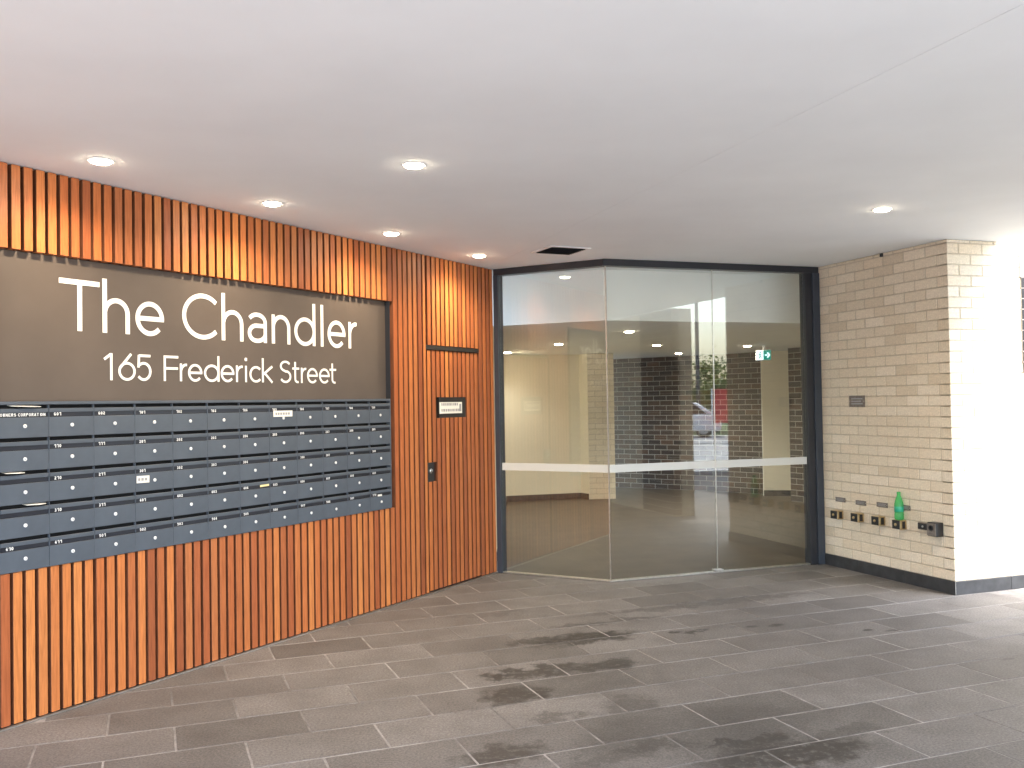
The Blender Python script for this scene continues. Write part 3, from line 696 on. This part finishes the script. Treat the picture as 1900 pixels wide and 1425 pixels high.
# things fixed to the cream wall
def plate(label, s, z, w, h, mat='grey_plate', group=None):
    t = thing('label_plate', label, 'plate', FA, s, 0, z, group)
    bx('plate', mat, t, -w / 2, w / 2, -.006, -.0015, -h / 2, h / 2, .001)
    m = MB()
    for i in range(3): m.box(-w * .36, w * (.36 - .1 * (i % 2)), -.0066, -.0061, h * (.22 - .22 * i) - h * .05, h * (.22 - .22 * i) + h * .05)
    m.build('print', 'letter_white' if False else 'print_grey', t)
    for sx in (-1, 1): MB().lathe([(.003, -.0062), (.003, -.0078), (.001, -.0082)], (sx * w * .45, 0, 0), 8, 'y').build('screw', 'steel', t)
plate('weathered grey metal plate fixed at eye height on the cream brick wall', .525, 1.523, .205, .102)
plate('small engraved plate nearest the glass, above the first wall tap box', .272, .624, .135, .042)
plate('small engraved plate above the second wall tap box', .544, .620, .135, .042)
plate('small engraved plate above the third wall tap box', .812, .628, .135, .042)
plate('small engraved plate half hidden behind the green bottle', 1.085, .632, .115, .042)
def tapbox(label, s, z):
    t = thing('tap_box', label, 'tap box', FA, s, 0, z, 'tap boxes on the cream wall')
    bx('body', 'brass', t, -.045, .045, -.070, -.0015, -.0375, .0375, .003)
    bx('face_plate', 'black_plastic', t, -.044, .042, -.0765, -.0705, -.036, .036, .002)
    MB().lathe([(.012, -.077), (.012, -.084), (.008, -.087), (.002, -.0875)], (0, 0, .0), 14, 'y').build('socket', 'brass', t, smooth=True)
    bx('hinge', 'black_plastic', t, .0455, .0485, -.05, -.02, -.03, .03)
tapbox('brass wall tap box with black face, nearest the glass entrance', .262, .489)
tapbox('brass wall tap box with black face, second from the glass entrance', .535, .493)
tapbox('brass wall tap box with black face, third from the glass entrance', .800, .494)
tapbox('brass wall tap box with black face, carrying the green bottle', 1.050, .490)
# bottle
bo = thing('plastic_bottle', 'empty green plastic drink bottle standing on a wall tap box', 'bottle', FA, 1.048, -.037, .5282)
MB().lathe([(.026, .0), (.034, .004), (.0365, .012), (.0365, .050), (.033, .058), (.0365, .066), (.0365, .120), (.035, .135), (.028, .165), (.018, .195), (.0135, .208), (.0135, .214)], n=28).build('bottle_body', 'green_plastic', bo, smooth=True)
MB().lathe([(.0365, .068), (.0371, .069), (.0371, .112), (.0365, .113)], n=28).build('label_band', 'bottle_label', bo, smooth=True)
MB().lathe([(.0155, .2145), (.0155, .230), (.014, .233), (.004, .2335)], n=20).build('cap', 'green_plastic', bo, smooth=True)
# junction box and outlet
jb_ = thing('junction_box', 'flat grey junction box on the cream brick wall beside a black outlet', 'junction box', FA, 1.312, 0, .503)
bx('box', 'grey_plate', jb_, -.062, .062, -.034, -.0015, -.028, .028, .003)
bx('lid', 'black_plastic', jb_, -.056, .056, -.0385, -.0345, -.023, .023, .0015)
MB().lathe([(.009, -.0388), (.009, -.044), (.003, -.046)], (.0, 0, 0), 12, 'y').build('screw', 'steel', jb_, smooth=True)
ol = thing('wall_outlet', 'black weatherproof outlet box with round socket, near the brick corner', 'outlet', FA, 1.445, 0, .497)
bx('housing', 'black_plastic', ol, -.052, .052, -.075, -.0015, -.055, .055, .006)
bx('front_cover', 'grey_plate', ol, -.046, .046, -.0795, -.0755, -.049, .049, .003)
MB().lathe([(.022, -.080), (.022, -.087), (.015, -.087), (.014, -.0812)], (0, 0, .012), 20, 'y').build('socket_ring', 'black_plastic', ol, smooth=True)
MB().lathe([(.013, -.0801), (.0129, -.0815)], (0, 0, .012), 20, 'y').build('socket_hole', 'black_void', ol)
bx('switch', 'grey_plate', ol, -.012, .012, -.0845, -.0797, -.040, -.022, .002)
# little sensor at the soffit
se = thing('soffit_sensor', 'tiny dark sensor where the cream wall meets the ceiling', 'sensor', FA, .88, 0, H - .02)
bx('body', 'black_plastic', se, -.014, .014, -.018, -.0015, -.014, .016, .003)
MB().lathe([(.007, -.0182), (.006, -.022), (.002, -.0235)], (0, 0, 0), 12, 'y').build('lens', 'car_glass', se, smooth=True)

# ------------------------------------------------------------------ ceiling fittings
def downlight(label, x, y, z, watts, group, rad=.052, spot=158, parts=True, colr=(1, .80, .57)):
    t = thing('downlight', label, 'downlight', loc=(x, y, z), group=group)
    ring = MB(); n = 32; prof = [(rad + .012, 0), (rad + .011, -.004), (rad, -.0045), (rad - .002, .0)]
    b = 0
    for r_, zz in prof:
        for i in range(n): a = 2 * math.pi * i / n; ring.v.append((r_ * math.cos(a), r_ * math.sin(a), zz))
    for j in range(3):
        for i in range(n): i2 = (i + 1) % n; ring.f.append([j * n + i, j * n + i2, (j + 1) * n + i2, (j + 1) * n + i])
    ring.build('trim_ring', 'white_metal', t, smooth=True)
    MB().lathe([(rad - .0022, -.0008), (rad * .93, -.008), (rad * .8, -.0125), (rad * .4, -.0155), (rad * .05, -.0165)], n=28).build('lens', 'lamp_glow', t)
    ld = bpy.data.lights.new('downlight_beam', 'SPOT'); ld.energy = watts; ld.color = colr; ld.spot_size = R(spot); ld.spot_blend = 1.0; ld.shadow_soft_size = .04
    lo = bpy.data.objects.new('downlight_beam', ld); col.objects.link(lo); lo.parent = t; lo.location = (0, 0, -.030)
EXT = 'lit downlights in the white soffit'
for lab, x, y in (('lit downlight in the soffit nearest the left edge, over the sign', -2.024, 4.663), ('lit downlight in the soffit farthest from the slat wall, near the middle', -.488, 4.845),
                  ('lit downlight in the soffit over the word Chandler, second along the slat wall', -1.439, 5.708), ('lit downlight in the soffit over the end of the sign, third along the slat wall', -.853, 6.782),
                  ('lit downlight in the soffit over the slatted door, closest to the glass entrance', -.258, 7.865), ('lit downlight in the soffit near the cream brick wall', 2.455, 6.188)):
    downlight(lab, x, y, H - .0005, 10.5, EXT)
LOBG = 'small downlights in the lobby ceiling'
for lab, x, y, wv in (('lobby downlight above the pale wall, behind the left glass pane', .62, 12.36, 17), ('lobby downlight at the far left beside the glass jamb', -.06, 14.2, 8), ('largest lobby downlight, just right of the glass corner', 1.29, 10.3, 17),
                      ('lobby downlight before the dark brick, second right of the glass corner', 2.0, 12.97, 17), ('lobby downlight nearest the dark brick wall, third right of the glass corner', 2.71, 15.3, 17), ('lobby downlight left of the exit sign', 3.37, 13.47, 17)):
    downlight(lab, x, y, LOB_Z - .0005, wv, LOBG, .055, 130, colr=(1, .92, .80))
# air grille
ag = thing('air_grille', 'square black air grille with white frame in the soffit by the glass corner', 'vent', loc=(.412, 7.655, H - .0005), rz=R(90 - 66))
s_ = .155
bx('plenum', 'black_void', ag, -s_, s_, -s_, s_, -.0012, -.0002)
for a in ((-s_ - .028, s_ + .028, s_, s_ + .028), (-s_ - .028, s_ + .028, -s_ - .028, -s_), (-s_ - .028, -s_, -s_ + .0005, s_ - .0005), (s_, s_ + .028, -s_ + .0005, s_ - .0005)): bx('frame_bar', 'white_metal', ag, a[0], a[1], a[2], a[3], -.008, -.0002, .001)
for i in range(9):
    yv = -s_ + .02 + i * (2 * s_ - .04) / 8; o = bx('blade', 'black_plastic', ag, -s_ + .002, s_ - .002, -.009, .009, -.0008, .0008); o.location = (0, yv, -.0075); o.rotation_euler = (R(35), 0, 0)

# ------------------------------------------------------------------ lobby walls
def lobby_brick(label, a, b, z1, mat, mortar, depth=.12, skirt=True, limit=300, name='lobby_brick_wall'):
    a = Vector((*a, 0)); b = Vector((*b, 0)); hd = math.degrees(math.atan2(b.x - a.x, b.y - a.y)); fr = Frame(a, hd); L = (b - a).length
    t = thing(name, label, 'wall', fr)
    bx('mortar', mortar, t, .002, L - .002, .004, .105, .005, z1 - .002)
    lst = []
    for i in range(30):
        z = .01 + i * .086; d = -.12 if i % 2 else 0
        if z > z1 - .02: break
        while d < L - .02:
            x0 = max(0, d); x1 = min(L, d + .230)
            if x1 - x0 > .03: lst.append((i * .001, fr.pt(x0, 0, z), fr.rz, x1 - x0, min(.076, z1 - .003 - z), mat))
            d += .240
    add_bricks(t, lst, limit, fr); return t, fr, L
lobby_brick('dark brown brick wall at the back of the lobby, behind the downlights', (1.50, 17.3), (3.42, 16.0), LOB_Z, 'dark_brick', 'mortar_grey')
lobby_brick('dark brown brick wall end below the exit sign in the lobby', (3.425, 16.0), (4.06, 15.35), LOB_Z, 'dark_brick', 'mortar_grey')
lobby_brick('narrow dark brick pier beside the right door jamb inside the lobby', (4.19, 14.3), (4.75, 13.4), LOB_Z, 'dark_brick', 'mortar_grey')
lobby_brick('pale cream brick column behind the glass corner in the lobby', (1.20, 15.0), (1.62, 15.02), LOB_Z, 'cream_brick', 'mortar_cream', name='lobby_column')
def lobby_wall(label, a, b, mat='lobby_paint', z1=LOB_Z, skirt='skirting_brown', name='lobby_wall', sh=.095):
    a = Vector((*a, 0)); b = Vector((*b, 0)); fr = Frame(a, math.degrees(math.atan2(b.x - a.x, b.y - a.y))); L = (b - a).length
    t = thing(name, label, 'wall', fr); bx('plaster', mat, t, 0, L, 0, .1, .005, z1 - .002)
    if skirt: bx('skirting', skirt, t, .0, L, -.014, -.001, .005, sh, .002)
    return t
lobby_wall('cream painted wall with dark skirting behind the left glass pane', (-.12, 14.86), (1.085, 15.2))
lobby_wall('cream painted side face of the lobby column', (1.085, 15.199), (1.197, 15.0))
lobby_wall('cream painted side wall of the lobby next to the slat wall', (-.18, 9.3), (-.12, 14.86))
lobby_wall('warm cream panel wall between dark brick piers at the back of the lobby', (4.0, 15.12), (4.75, 15.0))
lobby_wall('shadowed painted wall at the far end of the lobby', (-1.0, 19.4), (5.2, 19.4), skirt=None)
lobby_wall('painted lobby side wall behind the right door jamb', (5.15, 19.4), (5.15, 13.0), skirt=None)
lobby_wall('painted lobby return wall behind the cream brick wall', (5.15, 13.0), (3.12, 9.02), z1=3.0, skirt=None)
# exit sign
ex = thing('exit_sign', 'small lit green and white exit sign hanging from the lobby ceiling', 'exit sign', loc=(3.61, 13.5, 2.183), rz=R(90 - 100))
bx('housing', 'white_metal', ex, -.105, .105, 0, .03, -.075, .075, .003)
bx('white_panel', 'exit_white', ex, -.098, -.005, -.003, -.0002, -.068, .068)
bx('green_panel', 'exit_green', ex, -.0045, .098, -.003, -.0002, -.068, .068)
MB().prism([(0, 0), (0, 0), (0, 0)], 0, 0)
m = MB(); m.box(.015, .052, -.0042, -.0032, -.009, .009); m.stroke([(.050, .036), (.082, 0)], .018, -.0044, -.0032); m.stroke([(.050, -.036), (.082, 0)], .018, -.0046, -.0032); m.build('arrow', 'exit_white', ex)
m = MB(); m.stroke([(-.07, -.05), (-.05, -.02), (-.055, .015)], .014, -.0042, -.0032); m.stroke([(-.05, -.02), (-.025, -.035)], .012, -.0044, -.0032); m.stroke([(-.08, .01), (-.055, .02), (-.03, .0)], .010, -.0046, -.0032); m.lathe([(.011, -.0032), (.011, -.0045)], (-.045, 0, .04), 12, 'y'); m.build('running_figure', 'exit_green', ex)
bx('hanger', 'white_metal', ex, -.02, .02, .01, .02, .075, LOB_Z - 2.183 - .001)

# ------------------------------------------------------------------ outer pier and street, seen in the glass
op0 = edge(2.23, -.02); op1 = edge(3.15, -.02); op2 = edge(6.3, -.02)
def pier(label, a, b, mat, mort, z1, name):
    fr = Frame(b, math.degrees(math.atan2(a.x - b.x, a.y - b.y))); L = (b - a).length        # faces the entrance
    fr = Frame(a, math.degrees(math.atan2(b.x - a.x, b.y - a.y)))
    t = thing(name, label, 'wall', fr)
    bx('mortar', mort, t, .003, L - .003, .0045, .305, 0, z1)
    lst = []
    for i in range(33):
        z = .02 + i * .086; d = -.12 if i % 2 else 0
        if z > z1 - .08: break
        while d < L - .02:
            x0 = max(0, d); x1 = min(L, d + .230)
            if x1 - x0 > .03: lst.append((i, fr.pt(x0, 0, z), fr.rz, x1 - x0, .076, mat))
            d += .240
    add_bricks(t, lst, 0, fr)
pier('dark brick pier at the open street edge of the forecourt', op0, op1, 'dark_brick', 'mortar_grey', H - .004, 'street_pier')
pier('cream brick wall at the open street edge of the forecourt', op1 + EDGE_D * .003, op2, 'cream_brick', 'mortar_cream', H - .004, 'street_wall')

def tree(label, base, h_, rx, n=2600, seed=1):
    t = thing('street_tree', label, 'tree', loc=base, group='trees across the street'); rnd = random.Random(seed)
    m = MB(); prof = [(.16, 0), (.12, .5), (.10, h_ * .35), (.06, h_ * .6), (.02, h_ * .85)]; m.lathe(prof, n=10)
    for i in range(9):
        a = i * 2.4; z0 = h_ * (.28 + .04 * i); p0 = Vector((0, 0, z0)); p1 = Vector((math.cos(a) * rx * .7, math.sin(a) * rx * .7, z0 + h_ * .25))
        for k_ in range(1): 
            b = len(m.v); w0, w1 = .05, .015
            for p, w in ((p0, w0), (p1, w1)): m.v += [(p.x + w, p.y, p.z), (p.x, p.y + w, p.z), (p.x - w, p.y, p.z), (p.x, p.y - w, p.z)]
            for q in range(4): m.f.append([b + q, b + (q + 1) % 4, b + 4 + (q + 1) % 4, b + 4 + q])
    m.build('trunk', 'bark', t, smooth=True)
    m = MB(); cl = []
    for i in range(60):
        while True:
            v = Vector((rnd.uniform(-1, 1), rnd.uniform(-1, 1), rnd.uniform(-1, 1)))
            if v.length < 1: break
        cl.append((Vector((v.x * rx, v.y * rx, h_ * .60 + v.z * h_ * .38)), rnd.uniform(.25, .6)))
    for i in range(n):
        c, rr_ = rnd.choice(cl); p = c + Vector((rnd.gauss(0, 1), rnd.gauss(0, 1), rnd.gauss(0, 1))) * rr_ * .5
        if p.z < .3: continue
        s = rnd.uniform(.06, .14); u = Vector((rnd.gauss(0, 1), rnd.gauss(0, 1), rnd.gauss(0, .6))).normalized(); w = u.orthogonal().normalized()
        b = len(m.v); m.v += [tuple(p - u * s), tuple(p + w * s * .5), tuple(p + u * s), tuple(p - w * s * .5)]; m.f.append([b, b + 1, b + 2, b + 3])
    m.build('crown', 'leaf', t)
for i, (d, off, h_, rx, lab) in enumerate(((36, -2.6, 3.7, 1.9, 'bushy green street tree mirrored at the left of the bright gap'), (37.5, .4, 3.4, 2.0, 'bushy green street tree mirrored in the middle of the bright gap'),
                                          (36.5, 3.4, 4.2, 2.0, 'taller green street tree mirrored at the right of the bright gap'), (39, -6.5, 4.5, 2.3, 'green street tree behind the parked car'), (39, 7.5, 4.6, 2.3, 'green street tree beyond the red board'))):
    tree(lab, street(d, off), h_, rx, seed=i + 1)
# car parked across the street
ca = thing('parked_car', 'white hatchback parked across the street, mirrored in the glass', 'car', loc=street(31.2, -1.4), rz=math.atan2(fs.y, fs.x))
def profile(pts, y0, y1):
    m = MB(); n = len(pts); m.v = [(x, y0, z) for x, z in pts] + [(x, y1, z) for x, z in pts]
    m.f = [list(range(n)), [n + i for i in range(n)][::-1]] + [[i, n + i, n + (i + 1) % n, (i + 1) % n] for i in range(n)]; return m
profile([(-2.0, .28), (-2.05, .6), (-1.95, .85), (-1.0, .92), (-.98, .93), (1.3, .95), (1.98, .9), (2.02, .55), (1.95, .28)], -.86, .86).build('body', 'car_white', ca, .05, True)
cab = profile([(-1.05, .925), (-.45, 1.40), (1.0, 1.45), (1.75, .945)], -.74, .74).build('cabin', 'car_white', ca, .05, True)
for sy in (-.752, .742):
    profile([(-.80, .98), (-.38, 1.34), (.25, 1.37), (.25, .98)], sy, sy + .01).build('window', 'car_glass', ca)
    profile([(.33, .98), (.33, 1.37), (.9, 1.38), (1.4, .99)], sy, sy + .01).build('window', 'car_glass', ca)
for x in (-1.25, 1.28):
    for y in (-.80, .62):
        w_ = MB().lathe([(.18, 0), (.31, .0), (.32, .03), (.32, .15), (.31, .18), (.18, .18)], (x, y, .32), 22, 'y').build('wheel', 'tyre', ca, smooth=True)
        MB().lathe([(.19, -.004), (.17, -.012), (.05, -.008)] if y < 0 else [(.19, .184), (.17, .192), (.05, .188)], (x, y, .32), 18, 'y').build('rim', 'steel', w_, smooth=True)
for y in (-.6, .6):
    bx('headlight', 'chrome', ca, -2.07, -2.02, y - .16, y + .16, .62, .76, .01)
    bx('tail_light', 'board_red', ca, 2.0, 2.04, y - .14, y + .14, .66, .84, .01)
# agent's board
ab = thing('red_board', 'red and white notice board on posts across the street, mirrored in the glass', 'board', loc=street(29.8, .75), rz=math.atan2(fs.y, fs.x))
for x in (-.52, .52): bx('post', 'white_metal', ab, x - .035, x + .035, -.035, .035, 0, 2.0)
bx('board', 'board_red', ab, -.50, .50, -.045, -.036, .62, 1.98)
bx('white_band', 'letter_white', ab, -.50, .50, -.048, -.0455, 1.84, 1.98); bx('white_band', 'letter_white', ab, -.50, .50, -.048, -.0455, 1.16, 1.30)
m = MB()
for i, (a, b) in enumerate(((-.36, .3), (-.36, .1))): m.box(a, b, -.0475, -.0456, 1.66 - .16 * i, 1.74 - .16 * i)
m.build('print', 'letter_white', ab)
po = thing('power_pole', 'dark slender street pole mirrored against the sky', 'pole', loc=street(34.5, -.35))
MB().lathe([(.10, 0), (.09, 3), (.075, 7.5), (.07, 7.6)], n=14).build('shaft', 'pole_paint', po, smooth=True)
bx('cross_arm', 'pole_paint', po, -.9, .9, -.05, .05, 7.0, 7.12)
# white balcony slab over the far side of the gap
